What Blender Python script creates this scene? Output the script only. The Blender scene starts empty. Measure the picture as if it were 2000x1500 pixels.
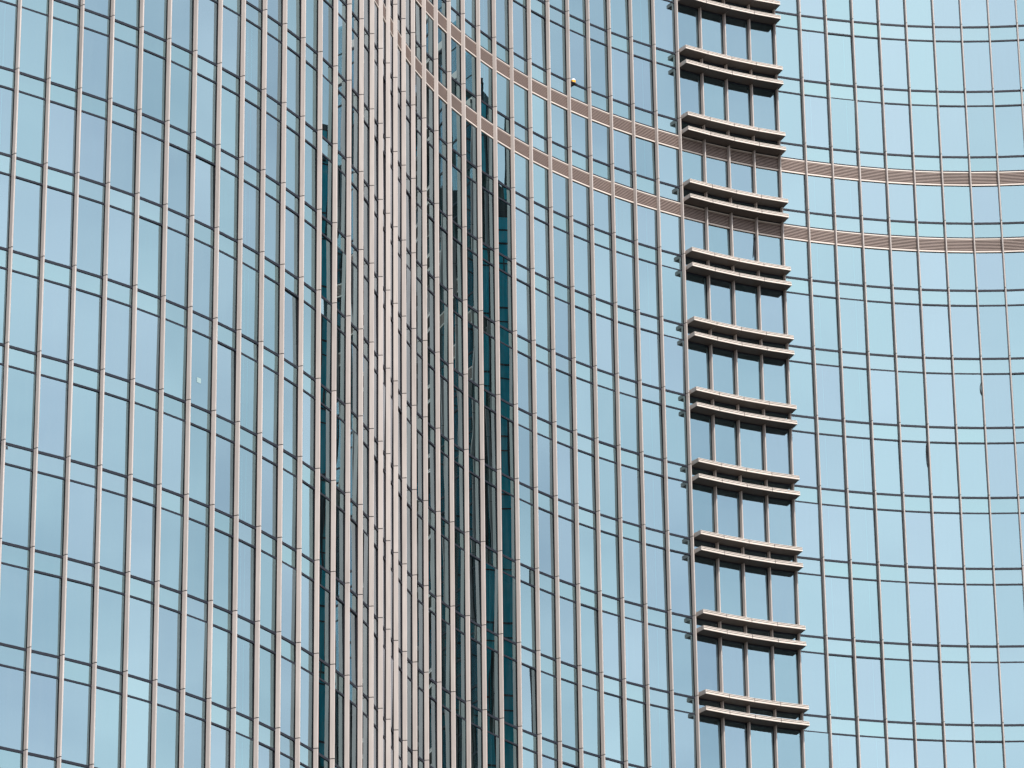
import bpy, bmesh, math, random
from mathutils import Vector, Matrix
random.seed(11)
R = math.radians
S = bpy.context.scene
COL = S.collection

# ------------------------------------------------------------------ camera
CAM_Z = 1.7
FOC, PITCH, ROLL = 8494.722, 0.406885, 0.012676      # focal length in photo pixels (2000 wide)
cam = bpy.data.cameras.new("camera")
cam.sensor_width = 36.0
cam.lens = FOC / 2000.0 * 36.0
cam.clip_start, cam.clip_end = 0.5, 6000.0
cam_o = bpy.data.objects.new("camera", cam)
COL.objects.link(cam_o)
fw = Vector((0, math.cos(PITCH), math.sin(PITCH)))
up = Vector((0, -math.sin(PITCH), math.cos(PITCH)))
rt = Vector((1, 0, 0))
c_, s_ = math.cos(ROLL), math.sin(ROLL)
r2, u2 = rt * c_ - up * s_, rt * s_ + up * c_
cam_o.matrix_world = Matrix(((r2.x, u2.x, -fw.x, 0), (r2.y, u2.y, -fw.y, 0), (r2.z, u2.z, -fw.z, CAM_Z), (0, 0, 0, 1)))
S.camera = cam_o

# ------------------------------------------------------------------ sky, sun, exposure
SUN_AZ, SUN_EL = -67.0, 52.0                          # azimuth counter-clockwise from +X
world = bpy.data.worlds.new("World")
S.world = world
world.use_nodes = True
nt = world.node_tree
for n in list(nt.nodes):
    nt.nodes.remove(n)
sky = nt.nodes.new("ShaderNodeTexSky")
sky.sky_type = 'NISHITA'
sky.sun_disc = False
sky.sun_elevation = R(SUN_EL)
sky.sun_rotation = R(90.0 - SUN_AZ)
sky.air_density, sky.dust_density, sky.ozone_density = 1.0, 3.0, 1.0
tc = nt.nodes.new("ShaderNodeTexCoord")
nz = nt.nodes.new("ShaderNodeTexNoise")               # thin high cloud veil
nz.inputs["Scale"].default_value = 4.6
nz.inputs["Detail"].default_value = 5.0
nz.inputs["Roughness"].default_value = 0.5
nz.inputs["Distortion"].default_value = 0.4
mr = nt.nodes.new("ShaderNodeMapRange")
mr.inputs["From Min"].default_value = 0.30
mr.inputs["From Max"].default_value = 0.72
mr.inputs["To Min"].default_value = 0.38
mr.inputs["To Max"].default_value = 0.82
mx = nt.nodes.new("ShaderNodeMix")
mx.data_type = 'RGBA'
mx.inputs[7].default_value = (11.9, 12.1, 12.5, 1.0)   # cloud veil radiance before the strength
bg = nt.nodes.new("ShaderNodeBackground")
bg.inputs["Strength"].default_value = 0.10
wo = nt.nodes.new("ShaderNodeOutputWorld")
cm = nt.nodes.new("ShaderNodeMapping")                # clouds lie flat: finer upwards than sideways
cm.inputs["Scale"].default_value = (1.0, 1.0, 3.2)
cm.inputs["Location"].default_value = (0.0, 0.0, 3.3)
nt.links.new(tc.outputs["Generated"], cm.inputs["Vector"])
nt.links.new(cm.outputs["Vector"], nz.inputs["Vector"])
nt.links.new(nz.outputs["Fac"], mr.inputs["Value"])
sx = nt.nodes.new("ShaderNodeSeparateXYZ")
hz = nt.nodes.new("ShaderNodeMapRange")               # the veil thins out overhead
hz.inputs["From Min"].default_value = 0.25
hz.inputs["From Max"].default_value = 1.0
hz.inputs["To Min"].default_value = 1.0
hz.inputs["To Max"].default_value = 0.45
hm = nt.nodes.new("ShaderNodeMath"); hm.operation = 'MULTIPLY'
nt.links.new(tc.outputs["Generated"], sx.inputs[0])
nt.links.new(sx.outputs["Z"], hz.inputs["Value"])
nt.links.new(mr.outputs["Result"], hm.inputs[0])
nt.links.new(hz.outputs["Result"], hm.inputs[1])
nt.links.new(hm.outputs[0], mx.inputs[0])
nt.links.new(sky.outputs["Color"], mx.inputs[6])
nt.links.new(mx.outputs[2], bg.inputs["Color"])
nt.links.new(bg.outputs["Background"], wo.inputs["Surface"])

sun = bpy.data.lights.new("sun", 'SUN')
sun.energy = 3.7
sun.angle = R(4.0)
sun.color = (1.0, 0.96, 0.91)
sun_o = bpy.data.objects.new("sun", sun)
COL.objects.link(sun_o)
sd = Vector((math.cos(R(SUN_EL)) * math.cos(R(SUN_AZ)), math.cos(R(SUN_EL)) * math.sin(R(SUN_AZ)), math.sin(R(SUN_EL))))
sun_o.rotation_euler = sd.to_track_quat('Z', 'Y').to_euler()
sun_o.location = sd * 300

S.view_settings.view_transform = 'Standard'
S.view_settings.look = 'None'
S.view_settings.exposure = 0.95
S.view_settings.gamma = 1.0
S.view_settings.use_curve_mapping = False
S.render.engine = 'CYCLES'
S.cycles.max_bounces = 12
S.cycles.glossy_bounces = 8
S.cycles.transparent_max_bounces = 16
S.cycles.caustics_reflective = False
S.cycles.caustics_refractive = False

# ------------------------------------------------------------------ materials
def node_mat(name):
    m = bpy.data.materials.new(name)
    m.use_nodes = True
    t = m.node_tree
    for n in list(t.nodes):
        t.nodes.remove(n)
    out = t.nodes.new("ShaderNodeOutputMaterial")
    return m, t, out

def metal_paint(name, c0, c1, rough=0.45, stretch=(6, 6, 0.5), spec=0.5, bump=0.0):
    """painted / anodised metal with vertical streaks of wear"""
    m, t, out = node_mat(name)
    p = t.nodes.new("ShaderNodeBsdfPrincipled")
    geo = t.nodes.new("ShaderNodeNewGeometry")
    mp = t.nodes.new("ShaderNodeMapping")
    mp.inputs["Scale"].default_value = stretch
    n1 = t.nodes.new("ShaderNodeTexNoise")
    n1.inputs["Scale"].default_value = 1.0
    n1.inputs["Detail"].default_value = 5.0
    n1.inputs["Roughness"].default_value = 0.65
    cr = t.nodes.new("ShaderNodeValToRGB")
    cr.color_ramp.elements[0].position = 0.32
    cr.color_ramp.elements[1].position = 0.68
    cr.color_ramp.elements[0].color = (*c0, 1)
    cr.color_ramp.elements[1].color = (*c1, 1)
    oi = t.nodes.new("ShaderNodeObjectInfo")
    hv = t.nodes.new("ShaderNodeHueSaturation")
    mv = t.nodes.new("ShaderNodeMapRange")
    mv.inputs["To Min"].default_value = 0.93
    mv.inputs["To Max"].default_value = 1.06
    t.links.new(geo.outputs["Position"], mp.inputs["Vector"])
    t.links.new(mp.outputs["Vector"], n1.inputs["Vector"])
    t.links.new(n1.outputs["Fac"], cr.inputs["Fac"])
    t.links.new(oi.outputs["Random"], mv.inputs["Value"])
    t.links.new(mv.outputs["Result"], hv.inputs["Value"])
    t.links.new(cr.outputs["Color"], hv.inputs["Color"])
    t.links.new(hv.outputs["Color"], p.inputs["Base Color"])
    p.inputs["Roughness"].default_value = rough
    p.inputs["Specular IOR Level"].default_value = spec
    t.links.new(p.outputs["BSDF"], out.inputs["Surface"])
    return m

def flat_paint(name, c, rough=0.5):
    return metal_paint(name, tuple(x * 0.9 for x in c), tuple(x * 1.08 for x in c), rough, (4, 4, 2))

def glass_mat(name, tint, trans, ior, wob):
    """coated facade glass: tinted mirror over a see-through teal body, surface very slightly wavy"""
    m, t, out = node_mat(name)
    geo = t.nodes.new("ShaderNodeNewGeometry")
    oi = t.nodes.new("ShaderNodeObjectInfo")
    add = t.nodes.new("ShaderNodeMath"); add.operation = 'ADD'
    fr = t.nodes.new("ShaderNodeMath"); fr.operation = 'FRACT'
    t.links.new(oi.outputs["Random"], add.inputs[0])
    t.links.new(geo.outputs["Random Per Island"], add.inputs[1])
    t.links.new(add.outputs[0], fr.inputs[0])
    # waviness
    off = t.nodes.new("ShaderNodeVectorMath"); off.operation = 'SCALE'
    cmb = t.nodes.new("ShaderNodeCombineXYZ")
    for i in range(3):
        t.links.new(fr.outputs[0], cmb.inputs[i])
    off.inputs["Scale"].default_value = 37.0
    t.links.new(cmb.outputs[0], off.inputs[0])
    sm = t.nodes.new("ShaderNodeVectorMath"); sm.operation = 'ADD'
    t.links.new(geo.outputs["Position"], sm.inputs[0])
    t.links.new(off.outputs[0], sm.inputs[1])
    mp = t.nodes.new("ShaderNodeMapping")
    mp.inputs["Scale"].default_value = (0.55, 0.55, 0.28)
    t.links.new(sm.outputs[0], mp.inputs["Vector"])
    n1 = t.nodes.new("ShaderNodeTexNoise")
    n1.inputs["Scale"].default_value = 1.0
    n1.inputs["Detail"].default_value = 0.6
    n1.inputs["Roughness"].default_value = 0.35
    t.links.new(mp.outputs["Vector"], n1.inputs["Vector"])
    bp = t.nodes.new("ShaderNodeBump")
    bp.inputs["Strength"].default_value = 1.0
    bp.inputs["Distance"].default_value = wob
    t.links.new(n1.outputs["Fac"], bp.inputs["Height"])
    # tint differs a little from pane to pane
    cr = t.nodes.new("ShaderNodeValToRGB")
    e = cr.color_ramp.elements
    e[0].position = 0.0; e[1].position = 1.0
    e[0].color = (tint[0] * 0.96, tint[1] * 1.01, tint[2] * 0.985, 1)
    e[1].color = (tint[0] * 1.03, tint[1] * 0.995, tint[2] * 1.01, 1)
    t.links.new(fr.outputs[0], cr.inputs["Fac"])
    gl = t.nodes.new("ShaderNodeBsdfGlossy")
    gl.inputs["Roughness"].default_value = 0.0
    lw = t.nodes.new("ShaderNodeLayerWeight")          # the coating loses its colour at grazing angles
    lw.inputs["Blend"].default_value = 0.5
    lr = t.nodes.new("ShaderNodeMapRange")
    lr.inputs["From Min"].default_value = 0.60
    lr.inputs["From Max"].default_value = 0.88
    t.links.new(lw.outputs["Facing"], lr.inputs["Value"])
    gm = t.nodes.new("ShaderNodeMix")
    gm.data_type = 'RGBA'
    gm.inputs[7].default_value = (0.88, 0.88, 1.0, 1)
    t.links.new(lr.outputs["Result"], gm.inputs[0])
    t.links.new(cr.outputs["Color"], gm.inputs[6])
    t.links.new(gm.outputs[2], gl.inputs["Color"])
    t.links.new(bp.outputs["Normal"], gl.inputs["Normal"])
    tr = t.nodes.new("ShaderNodeBsdfTransparent")
    tr.inputs["Color"].default_value = (*trans, 1)
    fn = t.nodes.new("ShaderNodeFresnel")
    fn.inputs["IOR"].default_value = ior
    mix = t.nodes.new("ShaderNodeMixShader")
    # reflect only on the outer side; seen from within it is just tinted
    bf = t.nodes.new("ShaderNodeMath"); bf.operation = 'SUBTRACT'; bf.inputs[0].default_value = 1.0
    t.links.new(geo.outputs["Backfacing"], bf.inputs[1])
    mu = t.nodes.new("ShaderNodeMath"); mu.operation = 'MULTIPLY'
    gz = t.nodes.new("ShaderNodeMath"); gz.operation = 'MULTIPLY_ADD'
    gz.inputs[1].default_value = 0.32
    t.links.new(lr.outputs["Result"], gz.inputs[0])
    t.links.new(fn.outputs["Fac"], gz.inputs[2])
    t.links.new(gz.outputs[0], mu.inputs[0])
    t.links.new(bf.outputs[0], mu.inputs[1])
    t.links.new(mu.outputs[0], mix.inputs[0])
    t.links.new(tr.outputs[0], mix.inputs[1])
    t.links.new(gl.outputs[0], mix.inputs[2])
    # faint dust film
    df = t.nodes.new("ShaderNodeBsdfDiffuse")
    df.inputs["Color"].default_value = (0.26, 0.32, 0.33, 1)
    dn = t.nodes.new("ShaderNodeTexNoise")
    dn.inputs["Scale"].default_value = 1.0
    dn.inputs["Detail"].default_value = 4.0
    dmp = t.nodes.new("ShaderNodeMapping")
    dmp.inputs["Scale"].default_value = (5.0, 5.0, 0.35)
    t.links.new(sm.outputs[0], dmp.inputs["Vector"])
    t.links.new(dmp.outputs["Vector"], dn.inputs["Vector"])
    dr = t.nodes.new("ShaderNodeMapRange")
    dr.inputs["From Min"].default_value = 0.45
    dr.inputs["From Max"].default_value = 0.85
    dr.inputs["To Min"].default_value = 0.006
    dr.inputs["To Max"].default_value = 0.05
    t.links.new(dn.outputs["Fac"], dr.inputs["Value"])
    m2 = t.nodes.new("ShaderNodeMixShader")
    t.links.new(dr.outputs["Result"], m2.inputs[0])
    t.links.new(mix.outputs[0], m2.inputs[1])
    t.links.new(df.outputs[0], m2.inputs[2])
    t.links.new(m2.outputs[0], out.inputs["Surface"])
    return m

M_FIN = metal_paint("champagne_aluminium", (0.295, 0.262, 0.245), (0.362, 0.325, 0.306), 0.42, (7, 7, 0.5))
M_CORE = flat_paint("black_gasket_metal", (0.008, 0.006, 0.009), 0.7)
M_CORE.node_tree.nodes["Principled BSDF"].inputs["Specular IOR Level"].default_value = 0.15
M_TRANSOM = flat_paint("dark_transom_metal", (0.011, 0.014, 0.022), 0.6)
M_TRANSOM.node_tree.nodes["Principled BSDF"].inputs["Specular IOR Level"].default_value = 0.2
M_GLASS = glass_mat("coated_glass", (0.59, 0.825, 0.91), (0.16, 0.46, 0.50), 4.6, 0.0042)
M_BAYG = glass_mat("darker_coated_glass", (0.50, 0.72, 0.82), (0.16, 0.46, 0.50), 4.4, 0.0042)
M_SPANG = glass_mat("coated_spandrel_glass", (0.605, 0.85, 0.91), (0.20, 0.52, 0.52), 4.6, 0.0042)
M_SPAN = flat_paint("spandrel_back_panel", (0.06, 0.085, 0.09), 0.6)
M_INNER = flat_paint("dim_interior", (0.03, 0.04, 0.042), 0.8)
M_LOUV = metal_paint("louvre_aluminium", (0.235, 0.176, 0.152), (0.255, 0.193, 0.168), 0.5, (3, 3, 3))
M_STRIP = metal_paint("louvre_frame_aluminium", (0.46, 0.405, 0.36), (0.49, 0.435, 0.39), 0.45, (1.5, 1.5, 1.5))
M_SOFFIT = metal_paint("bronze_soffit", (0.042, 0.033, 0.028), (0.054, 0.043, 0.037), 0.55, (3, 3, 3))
M_TEAL = flat_paint("teal_backed_glass", (0.010, 0.36, 0.46), 0.04)
M_TRIM = flat_paint("white_column_trim", (0.80, 0.80, 0.78), 0.5)
M_YELLOW = flat_paint("yellow_lens", (0.75, 0.33, 0.012), 0.3)
M_WHITE = flat_paint("white_plastic", (0.6, 0.6, 0.62), 0.35)
M_BLACK = flat_paint("black_bracket", (0.014, 0.012, 0.016), 0.5)
M_PAPER = flat_paint("pale_sticker", (0.20, 0.29, 0.30), 0.7)
M_ROOF = flat_paint("grey_roof", (0.25, 0.25, 0.25), 0.8)
M_GROUND = metal_paint("pale_paving", (0.09, 0.088, 0.083), (0.13, 0.126, 0.12), 0.8, (0.15, 0.15, 1))

# ------------------------------------------------------------------ helpers
def mesh_from(name, verts, faces, mats, midx=None):
    me = bpy.data.meshes.new(name)
    me.from_pydata([tuple(v) for v in verts], [], faces)
    for m in mats:
        me.materials.append(m)
    if midx:
        me.polygons.foreach_set("material_index", midx)
    me.update()
    return me

class MB:
    """collects simple solids into one mesh"""
    def __init__(self):
        self.v, self.f, self.m = [], [], []
    def add(self, verts, faces, mi=0):
        b = len(self.v)
        self.v += [Vector(v) for v in verts]
        self.f += [tuple(b + i for i in f) for f in faces]
        self.m += [mi] * len(faces)
    def box(self, x0, x1, y0, y1, z0, z1, mi=0):
        vs = [(x0, y0, z0), (x1, y0, z0), (x1, y1, z0), (x0, y1, z0), (x0, y0, z1), (x1, y0, z1), (x1, y1, z1), (x0, y1, z1)]
        self.add(vs, [(0, 3, 2, 1), (4, 5, 6, 7), (0, 1, 5, 4), (1, 2, 6, 5), (2, 3, 7, 6), (3, 0, 4, 7)], mi)
    def loft(self, A, B, mi=0, cap=True):
        """solid between two closed rings of equal length"""
        n = len(A)
        fs = [(i, (i + 1) % n, n + (i + 1) % n, n + i) for i in range(n)]
        if cap:
            fs += [tuple(reversed(range(n))), tuple(range(n, 2 * n))]
        self.add(list(A) + list(B), fs, mi)
    def cyl(self, cx, cy, z0, z1, r0, r1, n=16, mi=0):
        A = [(cx + r0 * math.cos(2 * math.pi * i / n), cy + r0 * math.sin(2 * math.pi * i / n), z0) for i in range(n)]
        B = [(cx + r1 * math.cos(2 * math.pi * i / n), cy + r1 * math.sin(2 * math.pi * i / n), z1) for i in range(n)]
        self.loft(A, B, mi)
    def join(self, me, mat):
        b = len(self.v)
        self.v += [mat @ v.co for v in me.vertices]
        for p in me.polygons:
            self.f.append(tuple(b + i for i in p.vertices))
            self.m.append(p.material_index)
    def mesh(self, name, mats):
        return mesh_from(name, self.v, self.f, mats, self.m)

def fix_normals(me):
    bm = bmesh.new(); bm.from_mesh(me)
    bmesh.ops.recalc_face_normals(bm, faces=bm.faces)
    bm.to_mesh(me); bm.free()
    return me

def obj(name, me, parent=None, loc=(0, 0, 0), rot=(0, 0, 0), scale=(1, 1, 1), kind=None):
    o = bpy.data.objects.new(name, me)
    COL.objects.link(o)
    if parent is not None:
        o.parent = parent
    o.location, o.rotation_euler, o.scale = loc, rot, scale
    if kind:
        o["kind"] = kind
    return o

def thing(name, label, cat, loc):
    o = bpy.data.objects.new(name, None)
    COL.objects.link(o)
    o.location = loc
    o.empty_display_size = 1.0
    o["label"], o["category"] = label, cat
    return o

def project(p):
    d = Vector(p) - Vector((0, 0, CAM_Z))
    w = d.dot(fw)
    return 1000 + FOC * d.dot(r2) / w, 750 - FOC * d.dot(u2) / w

# ------------------------------------------------------------------ the plan of the curved facade
PX = [-20.056, -18.95, -17.748, -16.573, -15.44, -14.358, -13.335, -12.367, -11.455, -10.603, -9.8, -9.051, -8.362, -7.739, -7.183, -6.684, -6.254, -5.903, -5.607, -5.308, -4.959, -4.541, -4.047, -3.493, -2.874, -2.193, -1.45, -0.658, 0.197, 1.116, 2.087, 3.112, 4.181, 5.298, 6.459, 7.671, 8.924, 10.2, 11.512, 12.86, 14.243, 15.653, 17.077, 18.526, 19.984, 21.46, 22.95, 24.447, 25.939, 27.442]
PY = [158.966, 159.841, 160.76, 161.728, 162.756, 163.84, 164.969, 166.144, 167.366, 168.634, 169.939, 171.273, 172.634, 174.024, 175.435, 176.868, 178.327, 179.801, 181.281, 182.752, 184.207, 185.632, 187.028, 188.402, 189.749, 191.062, 192.345, 193.596, 194.809, 195.982, 197.112, 198.191, 199.222, 200.203, 201.123, 201.997, 202.828, 203.6, 204.308, 204.943, 205.501, 205.986, 206.407, 206.779, 207.091, 207.333, 207.497, 207.584, 207.588, 207.506]
M0, M1 = -6, 51                                        # mullion range, a few beyond each edge of the frame
PT = {i: Vector((x, y)) for i, (x, y) in enumerate(zip(PX, PY))}
a = math.atan2(PY[1] - PY[0], PX[1] - PX[0])
PT[0] = PT[1] - Vector((math.cos(R(37.6)), math.sin(R(37.6)))) * 1.5
a = R(37.6)
for i in range(-1, M0 - 1, -1):
    a -= R(2.1)
    PT[i] = PT[i + 1] - Vector((math.cos(a), math.sin(a))) * 1.5
a = R(-3.1)
for i in range(50, M1 + 1):
    a -= R(2.9)
    PT[i] = PT[i - 1] + Vector((math.cos(a), math.sin(a))) * 1.5
TH = {i: math.atan2(PT[i + 1].y - PT[i].y, PT[i + 1].x - PT[i].x) for i in range(M0, M1)}
TM = {i: (TH[max(i - 1, M0)] + TH[min(i, M1 - 1)]) / 2 for i in range(M0, M1 + 1)}   # tangent at each mullion
NM = {i: Vector((math.sin(TM[i]), -math.cos(TM[i]))) for i in TM}                    # outward normal
NOSE = 0.147
G = {i: PT[i] - NM[i] * NOSE for i in PT}                                           # on the glass plane

H1, H2 = 3.90034, 4.20464
Z0 = 78.9668 + CAM_Z
def zl(L):
    return Z0 - L * (H1 if L <= 0 else H2)
def hl(L):                                             # height of the storey below joint L
    return zl(L) - zl(L + 1)
TOP, BOT = -9, 8                                       # roof joint, lowest storey built in detail
SP = 0.93                                              # spandrel: lower transom below the joint
LOUV = (-6, -5)
ROOT = Vector((6.0, 190.0, 0.0))
tower = thing("glass_tower", "curved glass office tower with pale vertical fins folding from convex to concave", "tower", ROOT)
def rel(x, y, z):
    return (x - ROOT.x, y - ROOT.y, z)
def in_frame(x, y, z, mrg=30):
    px, py = project((x, y, z))
    return -mrg < px < 2000 + mrg and -mrg < py < 1500 + mrg

# --- inner body: closes the tower behind the glass
def inset(d, i):
    return G[i] - NM[i] * d
roof_z = zl(TOP)
ring = [inset(0.55, i) for i in range(M0, M1 + 1)] + [Vector((31.5, 211)), Vector((45, 245)), Vector((-25, 240)), Vector((-50, 195)), Vector((-45, 160))]
vs = [(p.x - ROOT.x, p.y - ROOT.y, 0) for p in ring] + [(p.x - ROOT.x, p.y - ROOT.y, roof_z) for p in ring]
n = len(ring)
fs = [(i, (i + 1) % n, n + (i + 1) % n, n + i) for i in range(n)] + [tuple(range(n, 2 * n))]
me = mesh_from("inner_wall", vs, fs, [M_INNER])
obj("inner_wall", fix_normals(me), tower)
# parapet cap
mb = MB()
for i in range(M0, M1):
    A = [inset(0.9, i), G[i] + NM[i] * 0.06, G[i] + NM[i] * 0.06, inset(0.9, i)]
    B = [inset(0.9, i + 1), G[i + 1] + NM[i + 1] * 0.06, G[i + 1] + NM[i + 1] * 0.06, inset(0.9, i + 1)]
    zz = (roof_z + 0.02, roof_z + 0.02, roof_z + 0.5, roof_z + 0.5)
    mb.loft([rel(p.x, p.y, z) for p, z in zip(A, zz)], [rel(p.x, p.y, z) for p, z in zip(B, zz)])
obj("parapet", fix_normals(mb.mesh("parapet", [M_STRIP])), tower)

# set-back plant screen that carries the skyline higher over the middle of the bay
mb = MB()
for i in range(36, 50):
    for z0, z1, o, dd, m_i in ((roof_z + 0.5, roof_z + 2.35, 0.30, 0.02, 1), (roof_z + 2.45, roof_z + 4.2, 0.30, 0.02, 1), (roof_z + 0.5, roof_z + 4.25, 0.60, 0.25, 0)):
        A = [inset(o, i), inset(o, i), inset(o + dd, i), inset(o + dd, i)]
        B = [inset(o, i + 1), inset(o, i + 1), inset(o + dd, i + 1), inset(o + dd, i + 1)]
        zz = (z0, z1, z1, z0)
        mb.loft([rel(p.x, p.y, z) for p, z in zip(A, zz)], [rel(p.x, p.y, z) for p, z in zip(B, zz)], m_i, cap=(i in (36, 49)))
obj("plant_screen", fix_normals(mb.mesh("plant_screen", [M_INNER, M_GLASS])), tower)

# --- spandrel back panels and floor edges just inside the glass
mb = MB()
for L in range(TOP, 19):
    zt = zl(L) - 0.02
    if zt < 3:
        break
    zb = zt - 0.96
    for i in range(M0, M1):
        A = [inset(0.14, i), inset(0.14, i), inset(0.54, i), inset(0.54, i)]
        B = [inset(0.14, i + 1), inset(0.14, i + 1), inset(0.54, i + 1), inset(0.54, i + 1)]
        zz = (zb, zt, zt, zb)
        mb.loft([rel(p.x, p.y, z) for p, z in zip(A, zz)], [rel(p.x, p.y, z) for p, z in zip(B, zz)], cap=False)
obj("spandrel_backing", fix_normals(mb.mesh("spandrel_backing", [M_SPAN])), tower, kind="stuff")

# --- transoms: one pair of rails per storey, running behind the fins
def transom_ring(mb, zc, hh, y_out=0.035, y_in=0.03):
    for i in range(M0, M1):
        A = [G[i] + NM[i] * y_out, G[i] + NM[i] * y_out, inset(y_in, i), inset(y_in, i)]
        B = [G[i + 1] + NM[i + 1] * y_out, G[i + 1] + NM[i + 1] * y_out, inset(y_in, i + 1), inset(y_in, i + 1)]
        zz = (zc - hh, zc + hh, zc + hh, zc - hh)
        mb.loft([rel(p.x, p.y, z) for p, z in zip(A, zz)], [rel(p.x, p.y, z) for p, z in zip(B, zz)], cap=(i in (M0, M1 - 1)))
rest = MB()
for L in range(TOP, 19):
    if zl(L) < 4:
        break
    for zc, hh in ((zl(L) - 0.07, 0.054), (zl(L) - SP, 0.041)):
        if TOP < L <= BOT - 1:
            mb = MB()
            transom_ring(mb, zc, hh)
            obj("transom", fix_normals(mb.mesh("transom", [M_TRANSOM])), tower)
        else:
            transom_ring(rest, zc, hh)
        if L in LOUV and hh < 0.04:
            mb = MB()
            transom_ring(mb, zl(L) - SP - 0.86, 0.03)
            obj("transom", fix_normals(mb.mesh("transom", [M_TRANSOM])), tower)
obj("transom", fix_normals(rest.mesh("transom", [M_TRANSOM])), tower, kind="stuff")

# --- mullions: dark core the full height, pale cover segments clipped on storey by storey
mb = MB()
mb.box(-0.046, 0.046, -0.056, 0.03, 0, 1)
mb.box(-0.027, 0.027, -0.229, -0.054, 0, 1)
core_me = mb.mesh("mullion", [M_CORE])
def cover_mesh(h):
    prof = [(-0.058, -0.046), (-0.036, -0.208), (-0.033, -0.223), (-0.026, -0.233), (-0.015, -0.239), (0.0, -0.241),
            (0.015, -0.239), (0.026, -0.233), (0.033, -0.223), (0.036, -0.208), (0.058, -0.046)]
    g = 0.019
    m = MB()
    m.loft([(x, y, g - h) for x, y in prof], [(x, y, -g) for x, y in prof])
    me = fix_normals(m.mesh("mullion_cover", [M_FIN]))
    return me
cover_me = {L: None for L in range(TOP, BOT)}
cv1, cv2 = cover_mesh(H1), cover_mesh(H2)
mull = {}
rest_core, rest_cov = MB(), MB()
for i in range(M0, M1 + 1):
    top_h = roof_z + 0.25
    vis = any(in_frame(PT[i].x, PT[i].y, z) for z in range(60, 114))
    if vis:
        mull[i] = obj("mullion", core_me, tower, rel(G[i].x, G[i].y, 0), (0, 0, TM[i]), (1, 1, top_h))
    else:
        rest_core.join(core_me, Matrix.Translation(rel(G[i].x, G[i].y, 0)) @ Matrix.Rotation(TM[i], 4, 'Z') @ Matrix.Diagonal((1, 1, top_h, 1)))
obj("mullion", rest_core.mesh("mullion", [M_CORE]), tower, kind="stuff")
cand = []
for i in range(M0, M1 + 1):
    for L in range(TOP, 18):
        zc = (zl(L) + zl(L + 1)) / 2
        if zl(L + 1) < 0.3:
            break
        vis = in_frame(PT[i].x, PT[i].y, zc, 40) and i in mull
        cand.append((0 if vis else 1, PT[i].length, i, L))
cand.sort()
for k, (v, d, i, L) in enumerate(cand):
    me = cv1 if L < 0 else cv2
    if v == 0 and k < 300:
        # child of its mullion; undo the mullion's vertical scale
        sc = mull[i].scale.z
        obj("mullion_cover", me, mull[i], (0, 0, zl(L) / sc), (0, 0, 0), (1, 1, 1 / sc))
    else:
        rest_cov.join(me, Matrix.Translation(rel(G[i].x, G[i].y, zl(L))) @ Matrix.Rotation(TM[i], 4, 'Z'))
obj("mullion_cover", rest_cov.mesh("mullion_cover", [M_FIN]), tower, kind="stuff")

# --- panes
mb = MB()
mb.box(-0.5, 0.5, 0, 0.012, 0, 1)
pane_me = mb.mesh("pane", [M_GLASS])
mb = MB()
mb.box(-0.5, 0.5, 0, 0.012, 0, 1)
spane_me = mb.mesh("spandrel_pane", [M_SPANG])
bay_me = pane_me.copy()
bay_me.materials[0] = M_BAYG                            # the glass between the sun shades gets a darker tint
def bay(i):
    d = G[i + 1] - G[i]
    return (G[i] + G[i + 1]) / 2, d.length - 0.06, math.atan2(d.y, d.x)
slots = {"pane": [], "spandrel_pane": []}
for i in range(M0, M1):
    c, w, th = bay(i)
    for L in range(TOP, 18):
        z_hi, z_lo = zl(L), zl(L + 1)
        if z_lo < 0.5:
            break
        if L > TOP - 1:
            slots["spandrel_pane"].append((i, c, w, th, z_hi - SP + 0.03, z_hi - 0.11))
        v_hi = z_hi - SP - 0.03
        if L in LOUV:
            v_hi = z_hi - SP - 0.86 - 0.025
        slots["pane"].append((i, c, w, th, z_lo - 0.03, v_hi))
for name, me in (("pane", pane_me), ("spandrel_pane", spane_me)):
    lst = []
    for (i, c, w, th, z0, z1) in slots[name]:
        x, y = c.x, c.y
        vis = in_frame(x, y, (z0 + z1) / 2, 40)
        a0, a1 = project((G[i].x, G[i].y, z0)), project((G[i + 1].x, G[i + 1].y, z1))
        area = abs(a1[0] - a0[0]) * abs(a1[1] - a0[1] + 1) if vis else 0
        lst.append((-area, i, c, w, th, z0, z1))
    lst.sort(key=lambda q: (q[0], q[1], q[5]))
    rest, rest_bay = MB(), MB()
    for k, (ar, i, c, w, th, z0, z1) in enumerate(lst):
        tz, tx = random.gauss(0, R(0.16)), random.gauss(0, R(0.26))
        if k < 300:
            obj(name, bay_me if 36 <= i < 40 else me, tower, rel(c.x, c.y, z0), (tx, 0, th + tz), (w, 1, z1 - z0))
        else:
            mt = Matrix.Translation(rel(c.x, c.y, z0)) @ Matrix.Rotation(th + tz, 4, 'Z') @ Matrix.Rotation(tx, 4, 'X') @ Matrix.Diagonal((w, 1, z1 - z0, 1))
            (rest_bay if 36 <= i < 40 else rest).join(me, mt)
    obj(name, rest.mesh(name, list(me.materials)), tower, kind="stuff")
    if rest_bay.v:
        obj(name, rest_bay.mesh(name, [M_BAYG]), tower, kind="stuff")

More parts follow.
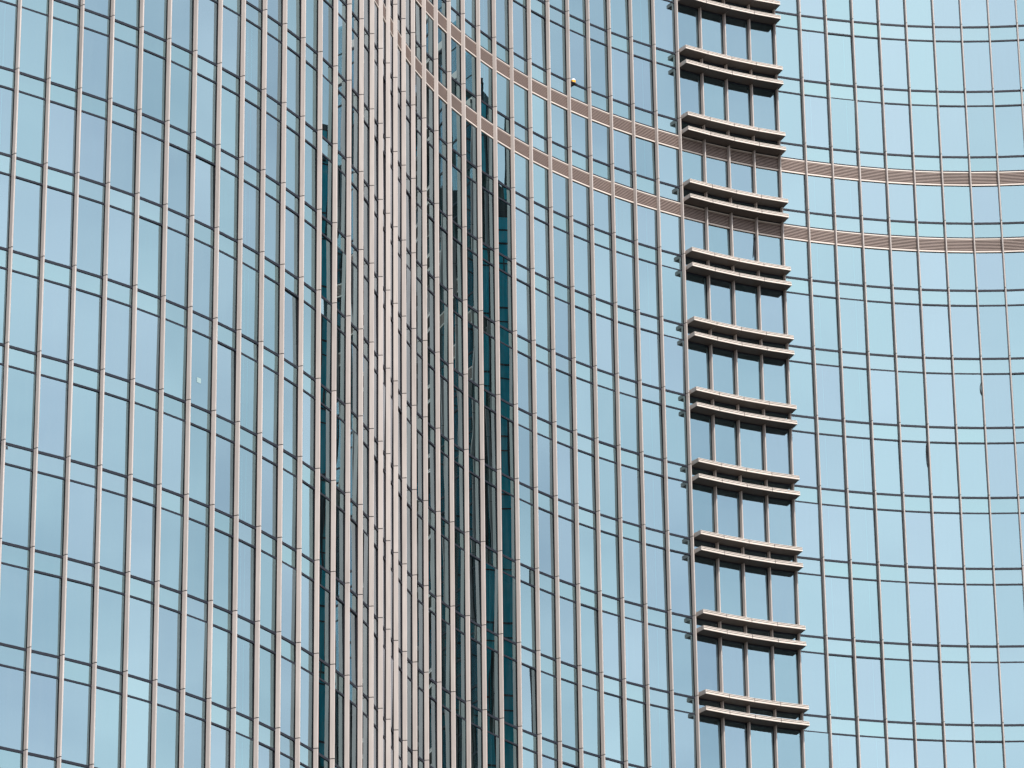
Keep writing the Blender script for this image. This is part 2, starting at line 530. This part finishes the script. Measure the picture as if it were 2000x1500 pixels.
# --- louvre bands on the two plant floors
mb = MB()
LH = 0.86 - 0.064
mb.box(-0.5, 0.5, 0.05, 0.07, 0.0, LH, 2)
mb.box(-0.5, 0.5, -0.045, 0.048, LH - 0.055, LH, 1)
mb.box(-0.5, 0.5, -0.045, 0.048, 0.0, 0.06, 1)
NS = 8
pitch = (LH - 0.115) / NS
for k in range(NS):
    zb = 0.06 + k * pitch + 0.010
    prof = [(-0.036, zb), (-0.036, zb + 0.034), (0.030, zb + 0.034 + 0.016), (0.030, zb + 0.016)]
    mb.loft([(-0.5, y, z) for y, z in prof], [(0.5, y, z) for y, z in prof], 0)
louv_me = fix_normals(mb.mesh("louvre_panel", [M_LOUV, M_STRIP, M_CORE]))
rest = MB()
for L in LOUV:
    for i in range(M0, M1):
        c, w, th = bay(i)
        zb = zl(L) - SP - 0.86 + 0.03
        if in_frame(c.x, c.y, zb, 40):
            obj("louvre_panel", louv_me, tower, rel(c.x, c.y, zb), (0, 0, th), (w, 1, 1))
        else:
            rest.join(louv_me, Matrix.Translation(rel(c.x, c.y, zb)) @ Matrix.Rotation(th, 4, 'Z') @ Matrix.Diagonal((w, 1, 1, 1)))
obj("louvre_panel", rest.mesh("louvre_panel", list(louv_me.materials)), tower, kind="stuff")

# --- pale column edges showing faintly through the glass
mb = MB()
for i, f in ((-1, .62), (1, .17), (8, .40), (8, .58), (25, .3), (26, .6), (33, .27), (34, .57), (41, .33), (42, .67)):
    p = G[i].lerp(G[i + 1], f) - NM[i] * 0.10
    for L in range(TOP + 1, BOT):
        m2 = MB()
        mb.cyl(p.x - ROOT.x, p.y - ROOT.y, zl(L + 1), zl(L) - SP, 0.022, 0.022, 6)
obj("column_trim", mb.mesh("column_trim", [M_TRIM]), tower)

# --- sun shades: two blades per storey over four bays
OUT = 0.80
sec = [(0.04, 0.0), (OUT - 0.012, 0.0), (OUT, 0.010), (OUT, 0.088), (OUT - 0.04, 0.090), (OUT - 0.04, 0.122),
       (OUT - 0.008, 0.124), (OUT - 0.008, 0.166), (OUT - 0.045, 0.168), (OUT - 0.045, 0.198), (OUT - 0.018, 0.200), (OUT - 0.018, 0.222),
       (0.04, 0.25)]
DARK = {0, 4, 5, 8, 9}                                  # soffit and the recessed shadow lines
def shade_panel_mesh(i, e0, e1):
    A0, B0 = G[i], G[i + 1]
    t = (B0 - A0).normalized()
    mb = MB()
    def ringpts(p, nrm, sh):
        return [(p.x + nrm.x * o + t.x * sh, p.y + nrm.y * o + t.y * sh, z) for o, z in sec]
    A, B = ringpts(A0, NM[i], e0), ringpts(B0, NM[i + 1], -e1)
    n = len(sec)
    for k in range(n):
        k2 = (k + 1) % n
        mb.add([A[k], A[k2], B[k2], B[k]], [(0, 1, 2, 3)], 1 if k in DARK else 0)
    mb.add(A, [tuple(reversed(range(n)))], 0)
    mb.add(B, [tuple(range(n))], 0)
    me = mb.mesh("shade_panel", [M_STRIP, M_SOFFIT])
    bm = bmesh.new(); bm.from_mesh(me)
    bmesh.ops.remove_doubles(bm, verts=bm.verts, dist=1e-5)
    bmesh.ops.recalc_face_normals(bm, faces=bm.faces)
    bm.to_mesh(me); bm.free()
    return me
base = G[38]
pan_me = []
for i in range(36, 40):
    me = shade_panel_mesh(i, 0.075 if i == 36 else 0.014, -0.09 if i == 39 else 0.014)
    me.transform(Matrix.Translation((-base.x, -base.y, 0)))
    pan_me.append(me)
def end_cap_mesh():
    nrm = NM[36]; t = Vector((math.cos(TM[36]), math.sin(TM[36])))
    mb = MB()
    p = G[36] + t * 0.070
    prof = [(0.28, 0.008), (OUT + 0.004, 0.008), (OUT + 0.004, 0.195), (0.28, 0.225)]
    A = [(p.x + nrm.x * o - base.x, p.y + nrm.y * o - base.y, z) for o, z in prof]
    q = p - t * 0.012
    B = [(q.x + nrm.x * o - base.x, q.y + nrm.y * o - base.y, z) for o, z in prof]
    mb.loft(A, B)
    return fix_normals(mb.mesh("end_cap", [M_FIN]))
cap_me = end_cap_mesh()
mb = MB()
for i in (37, 38, 39):                                  # dark backing seen in the seams between panels
    t = Vector((math.cos(TM[i]), math.sin(TM[i])))
    pr = [(0.05, 0.008), (OUT - 0.012, 0.008), (OUT - 0.012, 0.19), (0.05, 0.235)]
    A = [(G[i].x + NM[i].x * o + t.x * 0.03 - base.x, G[i].y + NM[i].y * o + t.y * 0.03 - base.y, z) for o, z in pr]
    B = [(G[i].x + NM[i].x * o - t.x * 0.03 - base.x, G[i].y + NM[i].y * o - t.y * 0.03 - base.y, z) for o, z in pr]
    mb.loft(A, B)
joint_me = fix_normals(mb.mesh("joint_strip", [M_CORE]))
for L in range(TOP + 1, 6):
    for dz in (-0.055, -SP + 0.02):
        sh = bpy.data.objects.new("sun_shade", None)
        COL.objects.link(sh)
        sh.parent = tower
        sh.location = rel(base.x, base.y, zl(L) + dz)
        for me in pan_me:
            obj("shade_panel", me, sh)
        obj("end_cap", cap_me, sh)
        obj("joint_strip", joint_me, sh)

# --- thin dark strips beside a few fins; the slanting last one is a window leaf
def edge_strip(i, L, side, z_a, z_b, bow, tail=False):
    mb = MB()
    N = 8
    t = Vector((math.cos(TM[i]), math.sin(TM[i])))
    rings = []
    for k in range(N + 1):
        u = k / N
        b = bow * (u if tail else math.sin(math.pi * u) ** 0.8)
        x = side * (0.07 + b)
        z = zl(L) + z_a + (z_b - z_a) * u
        rings.append([(x - 0.015, -0.10, z), (x + 0.015, -0.10, z), (x + 0.015, -0.06, z), (x - 0.015, -0.06, z)])
    for k in range(N):
        mb.loft(rings[k], rings[k + 1], 0, cap=(k in (0, N - 1)))
    obj("dark_strip", fix_normals(mb.mesh("dark_strip", [M_CORE])), tower, rel(G[i].x, G[i].y, 0), (0, 0, TM[i]))
edge_strip(45, -2, -1, -1.0, -2.3, 0.045)
edge_strip(47, -3, -1, -1.45, -2.1, 0.055)
edge_strip(48, 0, 1, -3.3, -3.8, 0.05)
edge_strip(39, -5, -1, -1.95, -3.1, 0.10, True)

# --- short return wall closing the bay just beyond the right edge of the frame, stepping down towards the street
W = [Vector((29.35, 207.25)), Vector((29.63, 205.35)), Vector((29.82, 204.15)), Vector((29.95, 203.55)), Vector((31.15, 204.60)),
     Vector((32.35, 205.3)), Vector((33.55, 206.4))]
WT = [zl(-9) + 2.6, zl(-7) + 1.7, zl(-8) + 1.2, zl(-7) + 3.2, zl(-7) + 3.2, zl(-7) + 3.2]
wp, wt, ww = MB(), MB(), MB()
for k in range(len(W) - 1):
    A0, B0 = W[k], W[k + 1]
    t = (B0 - A0).normalized()
    nn = Vector((t.y, -t.x))                            # outward
    th = math.atan2(t.y, t.x)
    top = WT[k]
    pts = [(A0 - nn * 0.5), (B0 - nn * 0.5), (B0 - nn * 3.5), (A0 - nn * 3.5)]
    if k < 3:
        pts = [A0 - nn * 0.5, B0 - nn * 0.5, Vector((33, B0.y + 3.0)), Vector((33, A0.y + 3.0))]
    if k >= 3:
        pts = [A0 - nn * 0.3 + t * 0.6, B0 - nn * 0.3, Vector((33.5, 209)), Vector((30.6, 209))]
    ww.loft([rel(p.x, p.y, 0) for p in pts], [rel(p.x, p.y, top - 0.05) for p in pts])
    def slab(m, o0, o1, z0, z1, e=0.0):
        q = [A0 + nn * o1 + t * e, B0 + nn * o1 - t * e, B0 + nn * o0 - t * e, A0 + nn * o0 + t * e]
        m.loft([rel(p.x, p.y, z0) for p in q], [rel(p.x, p.y, z1) for p in q])
    slab(wt, -0.45, 0.05, top - 0.04, top + 0.25)
    q = [A0 + nn * 0.07 - t * 0.03, A0 + nn * 0.07 + t * 0.03, A0 - nn * 0.05 + t * 0.03, A0 - nn * 0.05 - t * 0.03]
    wt.loft([rel(p.x, p.y, 0) for p in q], [rel(p.x, p.y, top - 0.06) for p in q])
    for L in range(-10, 18):
        z_hi, z_lo = min(zl(L), top), min(zl(L + 1), top)
        if z_lo < 0.5 or z_hi - z_lo < 0.4:
            continue
        slab(wt, -0.03, 0.04, z_hi - 0.12, z_hi - 0.02, 0.002)
        slab(wp, -0.012, 0.0, z_hi - SP + 0.03, z_hi - 0.13, 0.035)
        slab(wt, -0.03, 0.04, z_hi - SP - 0.04, z_hi - SP + 0.03, 0.002)
        slab(wp, -0.012, 0.0, z_lo - 0.02, z_hi - SP - 0.045, 0.035)
obj("return_wall", fix_normals(ww.mesh("return_wall", [M_INNER])), tower)
obj("return_wall_pane", fix_normals(wp.mesh("return_wall_pane", [M_TEAL])), tower, kind="stuff")
obj("return_wall_frame", fix_normals(wt.mesh("return_wall_frame", [M_TRANSOM])), tower, kind="stuff")

# ------------------------------------------------------------------ things fixed to the facade
i = 31
t = Vector((math.cos(TM[i]), math.sin(TM[i])))
bp = PT[i] + t * 0.06
bc = thing("warning_lamp", "small orange and white warning lamp on a black bracket beside a fin above the louvres", "lamp", (bp.x, bp.y, zl(-6) - 0.20))
bc.rotation_euler = (0, 0, TM[i])
mb = MB()
mb.box(0.0, 0.40, -0.14, 0.16, 0.0, 0.035)
mb.box(0.0, 0.03, -0.12, 0.14, -0.20, 0.0)
mb.add([(0.03, -0.01, -0.18), (0.30, -0.01, 0.0), (0.03, -0.01, 0.0), (0.03, 0.02, -0.18), (0.30, 0.02, 0.0), (0.03, 0.02, 0.0)],
       [(0, 1, 2), (3, 5, 4), (0, 3, 4, 1), (1, 4, 5, 2), (2, 5, 3, 0)])
obj("bracket", fix_normals(mb.mesh("bracket", [M_BLACK])), bc)
mb = MB()
mb.cyl(0.24, -0.02, 0.035, 0.07, 0.085, 0.095)
mb.cyl(0.24, -0.02, 0.07, 0.19, 0.115, 0.115)
obj("lens", fix_normals(mb.mesh("lens", [M_YELLOW])), bc)
mb = MB()
for k in range(4):
    a0, a1 = k * math.pi / 8, (k + 1) * math.pi / 8
    mb.cyl(0.24, -0.02, 0.192 + 0.11 * math.sin(a0), 0.192 + 0.11 * math.sin(a1), 0.122 * math.cos(a0), max(0.122 * math.cos(a1), 0.004))
obj("dome", fix_normals(mb.mesh("dome", [M_WHITE])), bc)
mb = MB()
mb.cyl(0.10, 0.05, -0.75, 0.0, 0.008, 0.008, 6)
obj("cable", mb.mesh("cable", [M_BLACK]), bc)

c, w, th = bay(6)
t = Vector((math.cos(th), math.sin(th))); nn = Vector((math.sin(th), -math.cos(th)))
sp = G[6].lerp(G[7], 0.47) + nn * 0.006
mb = MB()
mb.box(-0.12, 0.12, -0.004, 0.0, -0.11, 0.11)
st = obj("window_sticker", mb.mesh("window_sticker", [M_PAPER]), None, (sp.x, sp.y, zl(1) - 3.05), (0, 0, th))
st["label"], st["category"] = "small pale square sticker on a glass pane in the left part of the facade", "sticker"

sp = PT[0] + Vector((math.cos(TM[0]), math.sin(TM[0]))) * 0.10
dk = thing("spotlight", "tiny black lamp fixed to the right side of the leftmost fin", "lamp", (sp.x, sp.y, zl(3) - 0.30))
dk.rotation_euler = (0, 0, TM[0])
mb = MB(); mb.cyl(0.03, -0.02, -0.07, 0.05, 0.045, 0.035, 10)
obj("lamp_head", fix_normals(mb.mesh("lamp_head", [M_BLACK])), dk)
mb = MB(); mb.box(-0.05, 0.0, -0.035, 0.0, 0.0, 0.04)
obj("clamp", mb.mesh("clamp", [M_BLACK]), dk)

# ------------------------------------------------------------------ ground
me = mesh_from("ground", [(-3000, -3000, 0), (3000, -3000, 0), (3000, 3000, 0), (-3000, 3000, 0)], [(0, 1, 2, 3)], [M_GROUND])
g = obj("ground", me, kind="structure")
